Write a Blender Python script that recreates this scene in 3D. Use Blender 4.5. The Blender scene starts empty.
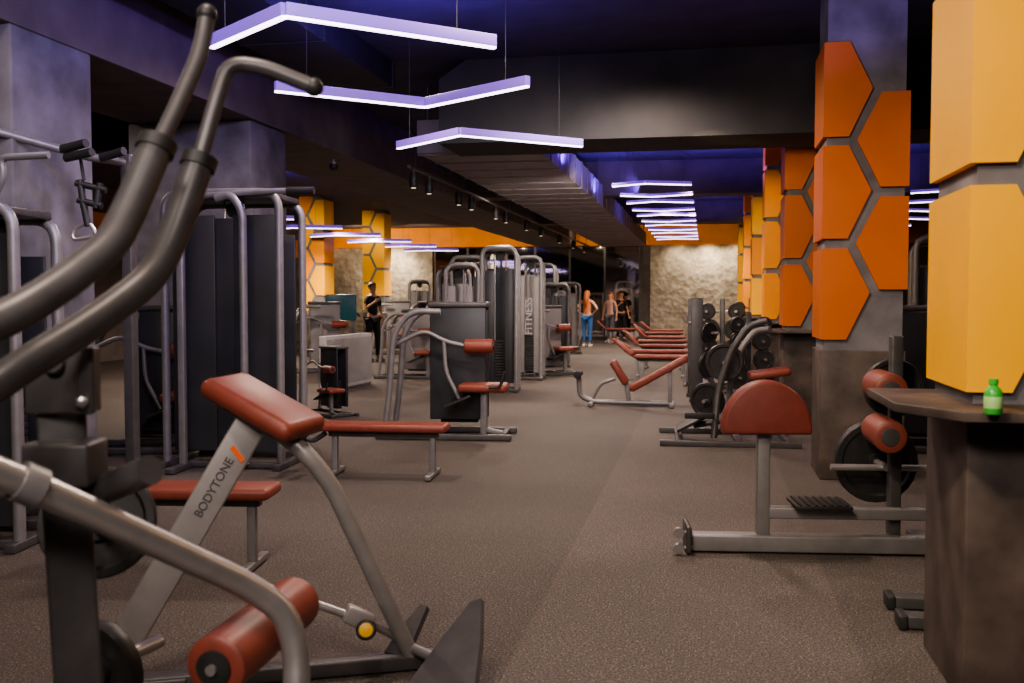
import bpy, bmesh, math, random
from mathutils import Vector, Matrix
random.seed(4)
C = bpy.context.scene.collection
V = Vector
R = math.radians
try: bpy.context.scene.view_settings.look = 'AgX - Medium High Contrast'
except Exception: pass
# ------------------------------------------------------------------ camera
A, PT, F, CH = R(11), R(2.5), 995.0, 1.5
cd = bpy.data.cameras.new('camera'); cam = bpy.data.objects.new('camera', cd); C.objects.link(cam)
cam.location = (0, 0, CH); cam.rotation_euler = (R(90)-PT, 0, A)
cd.lens = F/1024*36; cd.sensor_width = 36; cd.clip_start = .05; cd.clip_end = 200
cd.dof.use_dof = True; cd.dof.focus_distance = 7.5; cd.dof.aperture_fstop = 3.2
bpy.context.scene.camera = cam
def ray(px, py):
    xr = (px-512)/F; yu = (341.5-py)/F
    d0 = math.cos(PT)+yu*math.sin(PT); v = yu*math.cos(PT)-math.sin(PT)
    return V((xr*math.cos(A)-d0*math.sin(A), xr*math.sin(A)+d0*math.cos(A), v))
def P(px, py, z=0.0):
    r = ray(px, py); return V((0, 0, CH))+r*((z-CH)/r.z)
def D(px, py, d): return V((0, 0, CH))+ray(px, py)*d
# ------------------------------------------------------------------ materials
def mat(name, col, rough=.5, metal=0., var=.15, scale=8., bump=0., emis=None, es=0.):
    m = bpy.data.materials.new(name); m.use_nodes = True
    nt = m.node_tree; n = nt.nodes; b = n['Principled BSDF']
    tc = n.new('ShaderNodeTexCoord'); no = n.new('ShaderNodeTexNoise')
    no.inputs['Scale'].default_value = scale; no.inputs['Detail'].default_value = 5
    nt.links.new(tc.outputs['Object'], no.inputs['Vector'])
    rp = n.new('ShaderNodeValToRGB')
    rp.color_ramp.elements[0].position = .3; rp.color_ramp.elements[1].position = .7
    rp.color_ramp.elements[0].color = tuple(c*(1-var) for c in col)+(1,)
    rp.color_ramp.elements[1].color = tuple(min(1, c*(1+var)) for c in col)+(1,)
    nt.links.new(no.outputs['Fac'], rp.inputs['Fac']); nt.links.new(rp.outputs['Color'], b.inputs['Base Color'])
    b.inputs['Roughness'].default_value = rough; b.inputs['Metallic'].default_value = metal
    if bump:
        bp = n.new('ShaderNodeBump'); bp.inputs['Strength'].default_value = bump; bp.inputs['Distance'].default_value = .02
        nt.links.new(no.outputs['Fac'], bp.inputs['Height']); nt.links.new(bp.outputs['Normal'], b.inputs['Normal'])
    if emis:
        b.inputs['Emission Color'].default_value = tuple(emis)+(1,); b.inputs['Emission Strength'].default_value = es
    return m
MT = dict(
 concrete=mat('concrete', (.16, .152, .165), .8, 0, .4, 3, .3),
 base=mat('rusty_concrete', (.088, .066, .057), .55, 0, .5, 4, .3),
 ceil=mat('dark_ceiling', (.075, .07, .088), .8, 0, .2, 3),
 beam=mat('dark_beam_paint', (.035, .033, .038), .7, 0, .2, 3),
 soffit=mat('soffit_paint', (.14, .115, .11), .75, 0, .2, 3),
 duct=mat('duct_metal', (.28, .25, .26), .55, .1, .15, 4),
 fgrey=mat('grey_steel', (.26, .25, .25), .42, .35, .1, 12),
 fdark=mat('charcoal_steel', (.098, .093, .094), .42, .3, .15, 12),
 black=mat('black_rubber', (.026, .025, .025), .5, 0, .2, 20),
 shroud=mat('charcoal_shroud', (.038, .039, .044), .38, 0, .2, 3),
 pgrey=mat('grey_panel', (.22, .21, .21), .5, .1, .1, 4),
 chrome=mat('brushed_silver', (.46, .44, .43), .32, .7, .08, 20),
 beamgrey=mat('light_grey_steel', (.34, .325, .315), .42, .35, .08, 12),
 red=mat('terracotta_vinyl', (.235, .058, .038), .45, 0, .12, 14, .05),
 iron=mat('cast_iron', (.034, .033, .033), .45, .2, .2, 15, .1),
 orange=mat('orange_panel', (.56, .135, .014), .5, 0, .08, 2),
 amber=mat('amber_panel', (.82, .28, .012), .5, 0, .08, 2),
 yellow=mat('yellow_panel', (.93, .45, .010), .5, 0, .06, 2),
 band=mat('orange_fascia', (.88, .29, .008), .6, 0, .1, 2),
 led=mat('led_diffuser', (.9, .85, 1), .5, 0, .02, 3, 0, (.92, .78, 1.0), 5),
 ledside=mat('led_purple_side', (.25, .15, .6), .5, 0, .05, 3, 0, (.30, .13, .85), .45),
 ledw=mat('warm_led_lens', (1, .8, .6), .5, 0, .02, 3, 0, (1, .8, .55), 1.0),
 mirror=mat('smoked_mirror', (.80, .78, .77), .04, 1, .03, 1),
 skin=mat('skin', (.55, .30, .20), .5, 0, .05, 10),
 skin2=mat('tanned_skin', (.42, .22, .14), .5, 0, .05, 10),
 cblack=mat('black_cloth', (.012, .012, .014), .8, 0, .2, 30),
 cblue=mat('blue_cloth', (.03, .12, .32), .7, 0, .1, 30),
 corange=mat('orange_cloth', (.50, .18, .08), .7, 0, .1, 30),
 cpink=mat('pale_pink_cloth', (.50, .31, .27), .7, 0, .1, 30),
 cgrey=mat('grey_cloth', (.10, .10, .12), .7, 0, .1, 30),
 hairr=mat('copper_hair', (.36, .11, .03), .5, 0, .3, 40),
 hairb=mat('brown_hair', (.05, .025, .015), .5, 0, .3, 40),
 white=mat('white_rubber', (.6, .6, .6), .5, 0, .05, 10),
 green=mat('green_plastic', (.06, .42, .06), .3, 0, .05, 10),
 lightg=mat('light_green_label', (.38, .62, .24), .4, 0, .05, 10),
 gold=mat('yellow_knob', (.85, .5, .02), .4, 0, .05, 10),
 tag=mat('orange_tag', (.9, .15, .02), .5, 0, .05, 10),
 text=mat('dark_lettering', (.09, .087, .09), .5, 0, .05, 10),
 ltext=mat('light_lettering', (.42, .41, .43), .5, 0, .05, 10),
 lpart=mat('pale_grey_laminate', (.38, .37, .37), .5, 0, .08, 6),
 teal=mat('teal_screen', (.03, .12, .14), .3, 0, .05, 6, 0, (.02, .25, .3), .03),
)
def floor_mat():
    m = bpy.data.materials.new('speckled_rubber_floor'); m.use_nodes = True
    nt = m.node_tree; n = nt.nodes; L = nt.links.new; b = n['Principled BSDF']
    tc = n.new('ShaderNodeTexCoord')
    big = n.new('ShaderNodeTexNoise'); big.inputs['Scale'].default_value = .6; big.inputs['Detail'].default_value = 4
    sp = n.new('ShaderNodeTexNoise'); sp.inputs['Scale'].default_value = 95; sp.inputs['Detail'].default_value = 4; sp.inputs['Roughness'].default_value = .7
    vo = n.new('ShaderNodeTexVoronoi'); vo.inputs['Scale'].default_value = 70
    for q in (big, sp, vo): L(tc.outputs['Object'], q.inputs['Vector'])
    r1 = n.new('ShaderNodeValToRGB'); e = r1.color_ramp.elements
    e[0].position = .38; e[0].color = (.035, .030, .028, 1); e[1].position = .64; e[1].color = (.178, .150, .134, 1)
    L(sp.outputs['Fac'], r1.inputs['Fac'])
    r2 = n.new('ShaderNodeValToRGB'); e = r2.color_ramp.elements
    e[0].position = .3; e[0].color = (.85, .85, .85, 1); e[1].position = .7; e[1].color = (1.1, 1.1, 1.1, 1)
    L(big.outputs['Fac'], r2.inputs['Fac'])
    mx = n.new('ShaderNodeMixRGB'); mx.blend_type = 'MULTIPLY'; mx.inputs[0].default_value = 1
    L(r1.outputs['Color'], mx.inputs[1]); L(r2.outputs['Color'], mx.inputs[2])
    r3 = n.new('ShaderNodeValToRGB'); e = r3.color_ramp.elements
    e[0].position = .10; e[0].color = (.55, .45, .36, 1); e[1].position = .2; e[1].color = (0, 0, 0, 1)
    L(vo.outputs['Distance'], r3.inputs['Fac'])
    ad = n.new('ShaderNodeMixRGB'); ad.blend_type = 'ADD'; ad.inputs[0].default_value = .6
    L(mx.outputs['Color'], ad.inputs[1]); L(r3.outputs['Color'], ad.inputs[2])
    # lighter rubber roll laid down the aisle, from x = -0.78 to 0.65
    sx = n.new('ShaderNodeSeparateXYZ'); L(tc.outputs['Object'], sx.inputs[0])
    g1 = n.new('ShaderNodeMath'); g1.operation = 'GREATER_THAN'; g1.inputs[1].default_value = -.78; L(sx.outputs['X'], g1.inputs[0])
    g2 = n.new('ShaderNodeMath'); g2.operation = 'LESS_THAN'; g2.inputs[1].default_value = .65; L(sx.outputs['X'], g2.inputs[0])
    g3 = n.new('ShaderNodeMath'); g3.operation = 'MULTIPLY'; L(g1.outputs[0], g3.inputs[0]); L(g2.outputs[0], g3.inputs[1])
    m2 = n.new('ShaderNodeMixRGB'); m2.blend_type = 'MULTIPLY'; L(g3.outputs[0], m2.inputs[0]); L(ad.outputs['Color'], m2.inputs[1]); m2.inputs[2].default_value = (1.2, 1.19, 1.18, 1)
    L(m2.outputs['Color'], b.inputs['Base Color'])
    b.inputs['Roughness'].default_value = .7
    b.inputs['Specular IOR Level'].default_value = .3
    bp = n.new('ShaderNodeBump'); bp.inputs['Strength'].default_value = .15; bp.inputs['Distance'].default_value = .003
    L(sp.outputs['Fac'], bp.inputs['Height']); L(bp.outputs['Normal'], b.inputs['Normal'])
    return m
MT['floor'] = floor_mat()
def stone_mat():
    m = bpy.data.materials.new('rough_plaster_stone'); m.use_nodes = True
    nt = m.node_tree; n = nt.nodes; L = nt.links.new; b = n['Principled BSDF']
    tc = n.new('ShaderNodeTexCoord')
    no = n.new('ShaderNodeTexNoise'); no.inputs['Scale'].default_value = 4.5; no.inputs['Detail'].default_value = 9
    vo = n.new('ShaderNodeTexVoronoi'); vo.inputs['Scale'].default_value = 6
    for q in (no, vo): L(tc.outputs['Object'], q.inputs['Vector'])
    r = n.new('ShaderNodeValToRGB'); e = r.color_ramp.elements
    e[0].position = .3; e[0].color = (.27, .215, .165, 1); e[1].position = .7; e[1].color = (.50, .43, .35, 1)
    L(no.outputs['Fac'], r.inputs['Fac']); L(r.outputs['Color'], b.inputs['Base Color'])
    ad = n.new('ShaderNodeMath'); ad.operation = 'ADD'; L(no.outputs['Fac'], ad.inputs[0]); L(vo.outputs['Distance'], ad.inputs[1])
    bp = n.new('ShaderNodeBump'); bp.inputs['Strength'].default_value = .8; bp.inputs['Distance'].default_value = .04
    L(ad.outputs[0], bp.inputs['Height']); L(bp.outputs['Normal'], b.inputs['Normal'])
    b.inputs['Roughness'].default_value = .9
    return m
MT['stone'] = stone_mat()
# ------------------------------------------------------------------ mesh helpers
def fillet(pts, rad, n=5):
    pts = [V(p) for p in pts]; out = [pts[0]]
    for i in range(1, len(pts)-1):
        a, b, c = pts[i-1], pts[i], pts[i+1]
        u = (a-b); w = (c-b); r = min(rad, u.length*.48, w.length*.48)
        s = b+u.normalized()*r; e = b+w.normalized()*r
        for k in range(n+1):
            t = k/n; out.append(s*(1-t)**2+b*2*t*(1-t)+e*t*t)
    out.append(pts[-1]); return out
class M:
    def __init__(s): s.bm = bmesh.new()
    def box(s, c, size, rot=None, bev=0.):
        mt = Matrix.Translation(V(c))
        if rot is not None: mt = mt @ (rot.to_4x4() if isinstance(rot, Matrix) else Matrix.Rotation(rot, 4, 'Z'))
        mt = mt @ Matrix.Diagonal(V((size[0], size[1], size[2], 1)))
        r = bmesh.ops.create_cube(s.bm, size=1, matrix=mt)
        if bev:
            es = list({e for v in r['verts'] for e in v.link_edges})
            bmesh.ops.bevel(s.bm, geom=es, offset=bev, segments=3, affect='EDGES', profile=.5)
        return s
    def frame(s, d, up=(0, 0, 1)):
        d = V(d).normalized(); up = V(up)
        if abs(d.dot(up)) > .97: up = V((0, 1, 0))
        x = d.cross(up).normalized(); y = x.cross(d).normalized()
        return Matrix((x, y, d)).transposed()
    def beam(s, a, b, w, h, bev=.008, up=(0, 0, 1)):
        a, b = V(a), V(b)
        return s.box((a+b)/2, (w, h, (b-a).length), s.frame(b-a, up), bev)
    def tube(s, pts, r, seg=12, fil=0.):
        pts = fillet(pts, fil) if fil else [V(p) for p in pts]
        n = len(pts); rs = r if isinstance(r, (list, tuple)) else [r]*n
        t0 = (pts[1]-pts[0]).normalized(); fr = s.frame(t0); x = V(fr.col[0]); rings = []
        for i in range(n):
            t = (pts[min(i+1, n-1)]-pts[max(i-1, 0)]).normalized()
            x = (x-t*x.dot(t)).normalized(); y = t.cross(x)
            rings.append([s.bm.verts.new(pts[i]+(x*math.cos(2*math.pi*k/seg)+y*math.sin(2*math.pi*k/seg))*rs[i]) for k in range(seg)])
        for i in range(n-1):
            for k in range(seg):
                s.bm.faces.new((rings[i][k], rings[i][(k+1) % seg], rings[i+1][(k+1) % seg], rings[i+1][k]))
        s.bm.faces.new(rings[0][::-1]); s.bm.faces.new(rings[-1])
        return s
    def lathe(s, c, axis, prof, seg=28):
        c = V(c); fr = s.frame(axis); x, y, d = V(fr.col[0]), V(fr.col[1]), V(fr.col[2]); rings = []
        for (r, t) in prof:
            rings.append([s.bm.verts.new(c+d*t+(x*math.cos(2*math.pi*k/seg)+y*math.sin(2*math.pi*k/seg))*max(r, .0005)) for k in range(seg)])
        for i in range(len(rings)-1):
            for k in range(seg):
                s.bm.faces.new((rings[i][k], rings[i][(k+1) % seg], rings[i+1][(k+1) % seg], rings[i+1][k]))
        s.bm.faces.new(rings[0][::-1]); s.bm.faces.new(rings[-1])
        return s
    def roller(s, a, b, r, seg=20):
        a, b = V(a), V(b); L = (b-a).length; e = min(.02, L*.2)
        return s.lathe(a, b-a, [(r*.6, 0), (r*.88, .002), (r*.98, e*.4), (r, e), (r, L-e), (r*.98, L-e*.4), (r*.88, L-.002), (r*.6, L)], seg)
    def plate(s, c, axis, Rr, th=.03, seg=28):
        return s.lathe(c, axis, [(.028, -th*.6), (.05, -th*.6), (.055, -th*.25), (Rr*.78, -th*.25), (Rr*.84, -th*.5), (Rr*.97, -th*.5), (Rr, -th*.3), (Rr, th*.3), (Rr*.97, th*.5), (Rr*.84, th*.5), (Rr*.78, th*.25), (.055, th*.25), (.05, th*.6), (.028, th*.6)], seg)
    def prism(s, poly, vec, bev=0.):
        vs = [s.bm.verts.new(V(p)) for p in poly]; f = s.bm.faces.new(vs)
        r = bmesh.ops.extrude_face_region(s.bm, geom=[f]); nv = [g for g in r['geom'] if isinstance(g, bmesh.types.BMVert)]
        for v in nv: v.co += V(vec)
        if bev:
            cap = set(vs); cap2 = set(nv)
            es = [e for v in vs+nv for e in v.link_edges if (e.verts[0] in cap and e.verts[1] in cap) or (e.verts[0] in cap2 and e.verts[1] in cap2)]
            bmesh.ops.bevel(s.bm, geom=list(set(es)), offset=bev, segments=3, affect='EDGES', profile=.5)
        return s
    def ball(s, c, r, sc=(1, 1, 1), seg=12):
        bmesh.ops.create_uvsphere(s.bm, u_segments=seg, v_segments=max(6, seg*2//3), radius=r, matrix=Matrix.Translation(V(c)) @ Matrix.Diagonal(V((sc[0], sc[1], sc[2], 1))))
        return s
    def build(s, name, m, parent=None, inv=None, angle=38):
        if inv is not None: s.bm.transform(inv)
        bmesh.ops.recalc_face_normals(s.bm, faces=s.bm.faces)
        me = bpy.data.meshes.new(name); s.bm.to_mesh(me); s.bm.free()
        me.polygons.foreach_set('use_smooth', [True]*len(me.polygons)); me.set_sharp_from_angle(angle=R(angle))
        me.materials.append(MT[m] if isinstance(m, str) else m)
        o = bpy.data.objects.new(name, me); C.objects.link(o); o.parent = parent
        return o
def tag(o, label, cat, group=None):
    o['label'] = label; o['category'] = cat
    if group: o['group'] = group
    return o
class T:
    def __init__(s, name, label, cat, loc=(0, 0, 0), rz=0, group=None, world=False):
        o = bpy.data.objects.new(name, None); C.objects.link(o); o.empty_display_size = .1
        o.location = loc; o.rotation_euler = (0, 0, rz); s.o = o
        s.inv = (Matrix.Translation(V(loc)) @ Matrix.Rotation(rz, 4, 'Z')).inverted() if world else None
        tag(o, label, cat, group)
    def part(s, name, m, material, parent=None, label=None):
        o = m.build(name, material, parent or s.o, s.inv)
        if label: o['label'] = label
        return o
def struct(name, m, material):
    o = m.build(name, material); o['kind'] = 'structure'; return o
def text_part(name, body, size, mtx, material, parent, inv=None, ext=.001, off=0.):
    cu = bpy.data.curves.new(name, 'FONT'); cu.body = body; cu.size = size; cu.extrude = ext; cu.offset = off; cu.align_x = 'CENTER'; cu.align_y = 'CENTER'
    to = bpy.data.objects.new(name+'_tmp', cu); C.objects.link(to)
    dg = bpy.context.evaluated_depsgraph_get(); me = bpy.data.meshes.new_from_object(to.evaluated_get(dg))
    bpy.data.objects.remove(to)
    me.transform(mtx)
    if inv is not None: me.transform(inv)
    me.materials.clear(); me.materials.append(MT[material])
    o = bpy.data.objects.new(name, me); C.objects.link(o); o.parent = parent; return o
# ------------------------------------------------------------------ the room
HC = 4.1
XL, XR, YN, YF = -14., 8., -3., 36.
struct('floor', M().box(((XL+XR)/2, (YN+YF)/2, -.05), (XR-XL, YF-YN, .1)), 'floor')
struct('ceiling', M().box(((XL+XR)/2, (YN+YF)/2, HC+.05), (XR-XL, YF-YN, .1)), 'ceil')
struct('wall_left', M().box((XL-.05, (YN+YF)/2, HC/2), (.1, YF-YN, HC)), 'soffit')
struct('wall_right', M().box((XR+.05, (YN+YF)/2, HC/2), (.1, YF-YN, HC)), 'soffit')
struct('wall_near', M().box(((XL+XR)/2, YN-.05, HC/2), (XR-XL, .1, HC)), 'soffit')
struct('wall_back', M().box(((XL+XR)/2, YF+.15, HC/2), (XR-XL, .1, HC)), 'soffit')
struct('trim_1', M().box(((XL+XR)/2, YF-.05, 3.74), (XR-XL, .3, .72)), 'band')
struct('trim_2', M().box((.55, YF, 1.69), (5.0, .2, 3.38)), 'stone')
struct('trim_3', M().box((-12, YF, 1.69), (4.0, .2, 3.38)), 'stone')
struct('trim_9', M().box((XR-.05, (YN+YF)/2, 3.2), (.1, YF-YN, .6)), 'band')
struct('trim_12', M().box((XL+.05, (YN+YF)/2, 3.2), (.1, YF-YN, .6)), 'band')
words = ['first', 'second', 'third', 'fourth', 'fifth', 'sixth', 'seventh', 'eighth', 'ninth', 'tenth', 'eleventh']
for i in range(6):
    x = -9.3+i*1.27
    t = T('wall_mirror', 'tall smoked mirror bay on back wall, %s bay from the stone section' % words[5-i], 'mirror', (x, YF-.02, 0), 0, 'mirror bays on the back wall')
    t.part('mirror_glass', M().box((0, 0, 1.72), (1.2, .02, 3.24)), 'mirror')
    m = M()
    for s in (-1, 1): m.box((s*.615, 0, 1.69), (.035, .05, 3.34))
    m.box((0, 0, .06), (1.2, .05, .1)); t.part('mirror_frame', m, 'fdark')
struct('trim_4', M().box((-5.3, (YN+YF)/2, 3.73), (1.4, YF-YN, .76), None, .01), 'soffit')
struct('trim_5', M().prism([(-2.9, 10.7, 3.2), (8, 10.7, 3.2), (8, 10.7, 4.1), (-2.6, 10.7, 4.1), (-2.9, 10.7, 3.9)], (0, 1.0, 0)), 'beam')
struct('trim_6', M().box((1.5, 19.4, 3.78), (13, .6, .64)), 'soffit')
struct('trim_7', M().box((-9.5, 12, 3.75), (7, .6, .7)), 'beam')
struct('trim_8', M().box((5.0, (YN+YF)/2, 3.8), (.5, YF-YN, .6)), 'beam')
struct('trim_10', M().box((1.5, 27.5, 3.82), (13, .6, .56)), 'soffit')
struct('trim_11', M().box((.6, 15.2, 3.95), (5, .5, .3)), 'beam')
for (x, y, lab) in ((-5.3, 6.45, 'wide grey concrete column at the left edge behind the cable station'), (-5.35, 10.15, 'dark concrete column behind the tall shrouded weight machine')):
    o = M().box((x, y, 1.675), (1.4, .9, 3.35), None, .02).build('concrete_column', 'concrete'); tag(o, lab, 'column')
t = T('air_duct', 'long flat ribbed sheet-metal air duct running along the aisle', 'air duct', (-2.7, 11.7, 3.25))
t.part('duct_body', M().box((0, 10.8, .2), (1.5, 21.6, .4), None, .01), 'duct')
for k in range(27): t.part('duct_flange', M().box((0, .1+k*.8, .2), (1.53, .03, .43)), 'duct')
for x in (-.7, .7):
    for y in (.3, 7, 14, 21): t.part('duct_hanger', M().tube([(x, y, .38), (x, y, .85)], .012, 8), 'fdark')
t = T('air_duct', 'shallow dark air duct pressed against the ceiling above the left machines', 'air duct', (-3.8, -1.5, 3.82))
t.part('duct_body', M().box((0, 6.1, .14), (.8, 12.2, .28), None, .01), 'beam')
for k in range(7): t.part('duct_flange', M().box((0, .1+k*2.0, .135), (.83, .03, .29)), 'beam')
# ------------------------------------------------------------------ hexagon pillars
def pillar(y0, cols, label, shelf=True, x0=.93, short=False, ff=-.135, vx=.045):
    h = .335
    t = T('hexagon_pillar', label, 'pillar', (x0+h, y0+h, 0), 0, 'hexagon-clad pillars')
    t.part('pillar_core', M().box((0, 0, HC/2), (.61, .61, HC)), 'concrete')
    t.part('pillar_base', M().box((0, 0, .535), (.66, .66, 1.07), None, .01), 'base')
    i = 0
    for (z0, z1) in ((1.16, 1.905), (1.985, 2.74), (2.81, 3.57), (3.64, 4.09))[:3 if short else 4]:
        zm = z0+.385; zt = (.0 if z1 > 4 else ff)
        m = M()
        m.prism([(x, -h, z) for x, z in [(-h, z0), (ff, z0), (vx, zm), (zt, z1), (-h, z1)]], (0, .03, 0))
        m.box((-h+.015, .015, (z0+z1)/2), (.03, 2*h-.03, z1-z0))
        t.part('hexagon_panel', m, cols[i % len(cols)]); i += 1
    for (z0, z1) in ((1.57, 2.32), (2.40, 3.16), (3.24, 4.0))[:2 if short else 3]:
        m = M(); zm = (z0+z1)/2
        m.prism([(x, -h, z) for x, z in [(h, z0), (vx+.07, z0), (ff+.065, zm), (vx+.07, z1), (h, z1)]], (0, .03, 0))
        m.box((h-.015, .015, zm), (.03, 2*h-.03, z1-z0))
        t.part('hexagon_panel', m, cols[i % len(cols)]); i += 1
    if shelf:
        t.part('shelf', M().prism([(-.58, .3, 1.08), (-.58, -.32, 1.08), (-.40, -.60, 1.08), (.5, -.60, 1.08), (.5, .3, 1.08)], (0, 0, .035), .005), 'base')
    return t
pillar(3.84, ['yellow'], 'nearest pillar, with bright yellow hexagon panels and a dark shelf', ff=-.18, vx=.0)
pillar(8.5, ['orange'], 'second pillar, clad in deep orange hexagons without a shelf', False, short=True)
pillar(12.5, ['orange', 'orange'], 'third pillar from the camera, orange hexagons and shelf')
pillar(16.7, ['amber'], 'fourth pillar from the camera, amber hexagons')
pillar(21.1, ['yellow', 'amber'], 'fifth pillar from the camera, yellow and amber hexagons')
pillar(25.6, ['amber'], 'sixth pillar from the camera, small in the distance')
pillar(30.0, ['yellow'], 'farthest pillar of the right row, close to the stone wall')
pillar(24.0, ['yellow', 'amber'], 'hexagon pillar in the left hall, standing in for a mirror reflection, behind the low grey partition', False, -10.2)  # left-hall pillars built in place of reflections of the right row
pillar(28.2, ['yellow'], 'yellow hexagon pillar in the left hall, standing in for a mirror reflection, beside the standing person in black', False, -10.0)
# ------------------------------------------------------------------ LED lamps
def chevron(a, k, b, label, group, z=3.0, hh=.07, w=.05):
    a, k, b = (V((q[0], q[1], 0)) for q in (a, k, b))
    t = T('chevron_lamp', label, 'ceiling lamp', (k.x, k.y, z), 0, group)
    m = M(); d = M()
    for (p, q) in ((a-k, V((0, 0, 0))), (V((0, 0, 0)), b-k)):
        m.beam(p+V((0, 0, .018+hh/2)), q+V((0, 0, .018+hh/2)), w, hh, .004)
        d.beam(p+V((0, 0, .012)), q+V((0, 0, .012)), w*.7, .014, .003)
    t.part('lamp_body', m, 'ledside'); t.part('diffuser', d, 'led')
    for q in (a-k, b-k):
        q = q*.8; t.part('hanging_wire', M().tube([q+V((0, 0, .07)), q+V((0, 0, HC-z))], .0025, 6), 'fdark')
def xy(px, py, z=3.0): p = P(px, py, z); return (p.x, p.y)
g = 'chevron lamps hanging near the camera'
chevron(xy(212, 50), xy(285, 19), xy(495, 50), 'nearest bent purple-white LED chevron lamp in view, highest in the photo', g)
chevron(xy(275, 93), xy(425, 109), xy(528, 88), 'second LED chevron lamp, bent downward in the middle', g)
chevron(xy(398, 150), xy(460, 137), xy(582, 148), 'third LED chevron lamp, in front of the wide dark beam', g)
for i in range(11):
    y = 13.6+i*1.25; s = .25 if i % 2 else -.25
    chevron((-1.25, y), (-.8, y+s), (-.2, y), 'LED chevron lamp of the long aisle row, %s beyond the wide beam' % words[i], 'chevron lamps in a long row over the aisle', 3.0, .04, .04)
for i in range(7):  # row lengthened with added lamps to brighten the left hall
    y = 15.5+i*2.6
    chevron((-9.6, y), (-8.8, y-.4), (-7.8, y), 'LED chevron lamp over the left hall, %s from the camera' % words[i], 'chevron lamps over the left hall')
for i in range(8):
    y = 10.2+i*1.7
    chevron((2.9, y), (3.5, y-.3), (4.2, y), 'LED chevron lamp over the right hall beyond the pillars, %s from the camera' % words[i], 'chevron lamps over the right hall', 3.0, .04, .04)
K = .66
def lamp(kind, loc, energy, col, size=.05, ang=120, blend=.6, target=None):
    l = bpy.data.lights.new('lamp', kind); l.energy = energy*(K if kind == 'SPOT' else 1); l.color = col
    if kind == 'SPOT': l.spot_size = R(ang); l.spot_blend = blend; l.shadow_soft_size = size
    o = bpy.data.objects.new('spot_light', l); C.objects.link(o); o.location = loc
    if target is not None: o.rotation_euler = (V(target)-V(loc)).to_track_quat('-Z', 'Y').to_euler()
    return o
t = T('light_track', 'long thin black track carrying the small spotlights', 'light track', (-3.55, 11.7, 3.1))
t.part('track_rail', M().box((0, 9.5, 0), (.04, 19, .03)), 'fdark')
for k in range(10): t.part('track_hanger', M().tube([(0, .3+k*2, .01), (0, .3+k*2, .25)], .006, 6), 'fdark')
ys = [11.9, 12.6, 14.2, 15.0, 16.8, 17.7, 19.8, 21.6, 24.4, 27.0, 29.5]
for i, y in enumerate(ys):
    t = T('track_spotlight', 'small black cylinder spotlight on the ceiling track, %s from the camera' % words[i], 'spotlight', (-3.55, y, 2.84), 0, 'black spotlights on the ceiling track')
    t.part('housing', M().lathe((0, 0, .02), (0, 0, 1), [(.05, 0), (.055, .01), (.055, .17), (.04, .19)], 16), 'black')
    t.part('stem', M().tube([(0, 0, .2), (0, 0, .25)], .012, 8), 'fdark')
    t.part('lens', M().lathe((0, 0, .015), (0, 0, 1), [(.03, 0), (.03, .01)], 14), 'ledw')
warm = (1, .80, .645)
for (x, y, e) in ((-1.2, 2.0, 290), (-.6, 6.0, 400), (-2.9, 8.2, 360), (-.6, 9.8, 330), (-1.6, 13.6, 440), (-3.2, 16.0, 400), (-.6, 18, 440), (-2.4, 22, 600), (-.2, 25, 540), (-2.2, 29, 760), (-1.2, 32.5, 480), (3.4, 7.5, 200), (3.4, 13.5, 280), (3.4, 20, 280), (-8.6, 16, 700), (-8.6, 22.5, 1000), (-8, 30, 1100), (-5.5, 26, 700), (-7.4, 8.6, 240), (-4.2, 4.6, 220), (-6.6, 13.4, 460)):
    lamp('SPOT', (x, y, 3.85 if y < 10 else 3.15), e, warm, .12, 165, .7, (x, y, 0))
lamp('SPOT', (-.9, 1.2, 3.8), 540, (1, .84, .58), .1, 60, .7, (1.3, 4.0, 1.9))
lamp('SPOT', (-.9, 4.8, 3.8), 340, (1, .80, .6), .1, 60, .7, (1.2, 8.6, 2.2))
lamp('SPOT', (-.3, 10.2, 3.1), 180, (1, .8, .5), .1, 60, .7, (1.2, 12.6, 2.2))
lamp('SPOT', (-.3, 14.2, 3.4), 370, (1, .8, .5), .1, 60, .7, (1.1, 17, 2.0))
lamp('SPOT', (-.3, 18.2, 3.0), 370, (1, .8, .5), .1, 60, .7, (1.1, 21.4, 2.0))
lamp('SPOT', (-.3, 22.8, 3.0), 370, (1, .8, .5), .1, 60, .7, (1.1, 25.8, 2.0))
lamp('SPOT', (-.3, 27.2, 3.0), 300, (1, .8, .5), .1, 60, .7, (1.1, 30, 2.0))
# fill spots added behind the camera and over the aisle, without fixtures
lamp('SPOT', (-1.6, -1.0, 3.7), 600, (1, .86, .79), .4, 100, .7, (-1.8, 3.2, .9))
lamp('SPOT', (.8, -1.2, 3.7), 300, (1, .86, .79), .4, 90, .7, (.2, 5, .8))
lamp('SPOT', (-.3, -.6, 2.9), 150, (1, .88, .84), .4, 80, .8, (-1.4, 2.6, 1.1))
lamp('SPOT', (-1.2, 3.2, 3.8), 420, (.94, .87, 1), .3, 80, .8, (-4.4, 8.2, 1.4))
lamp('SPOT', (-.6, 8.4, 3.2), 440, (1, .87, .82), .3, 80, .8, (-3.0, 13.5, 1.0))
lamp('SPOT', (-1.2, 13.6, 2.9), 330, (1, .86, .79), .3, 90, .8, (-3.6, 19.5, 1.2))
for x, e in ((-.9, 110), (.1, 230), (1.0, 130)): lamp('SPOT', (x, 35.2, 3.36), e, (1, .84, .62), .05, 120, .9, (x, 36, 2.3))
lamp('SPOT', (-11.3, 34.8, 3.4), 520, (1, .84, .64), .05, 110, .9, (-11.4, 36, 2.0))
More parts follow.
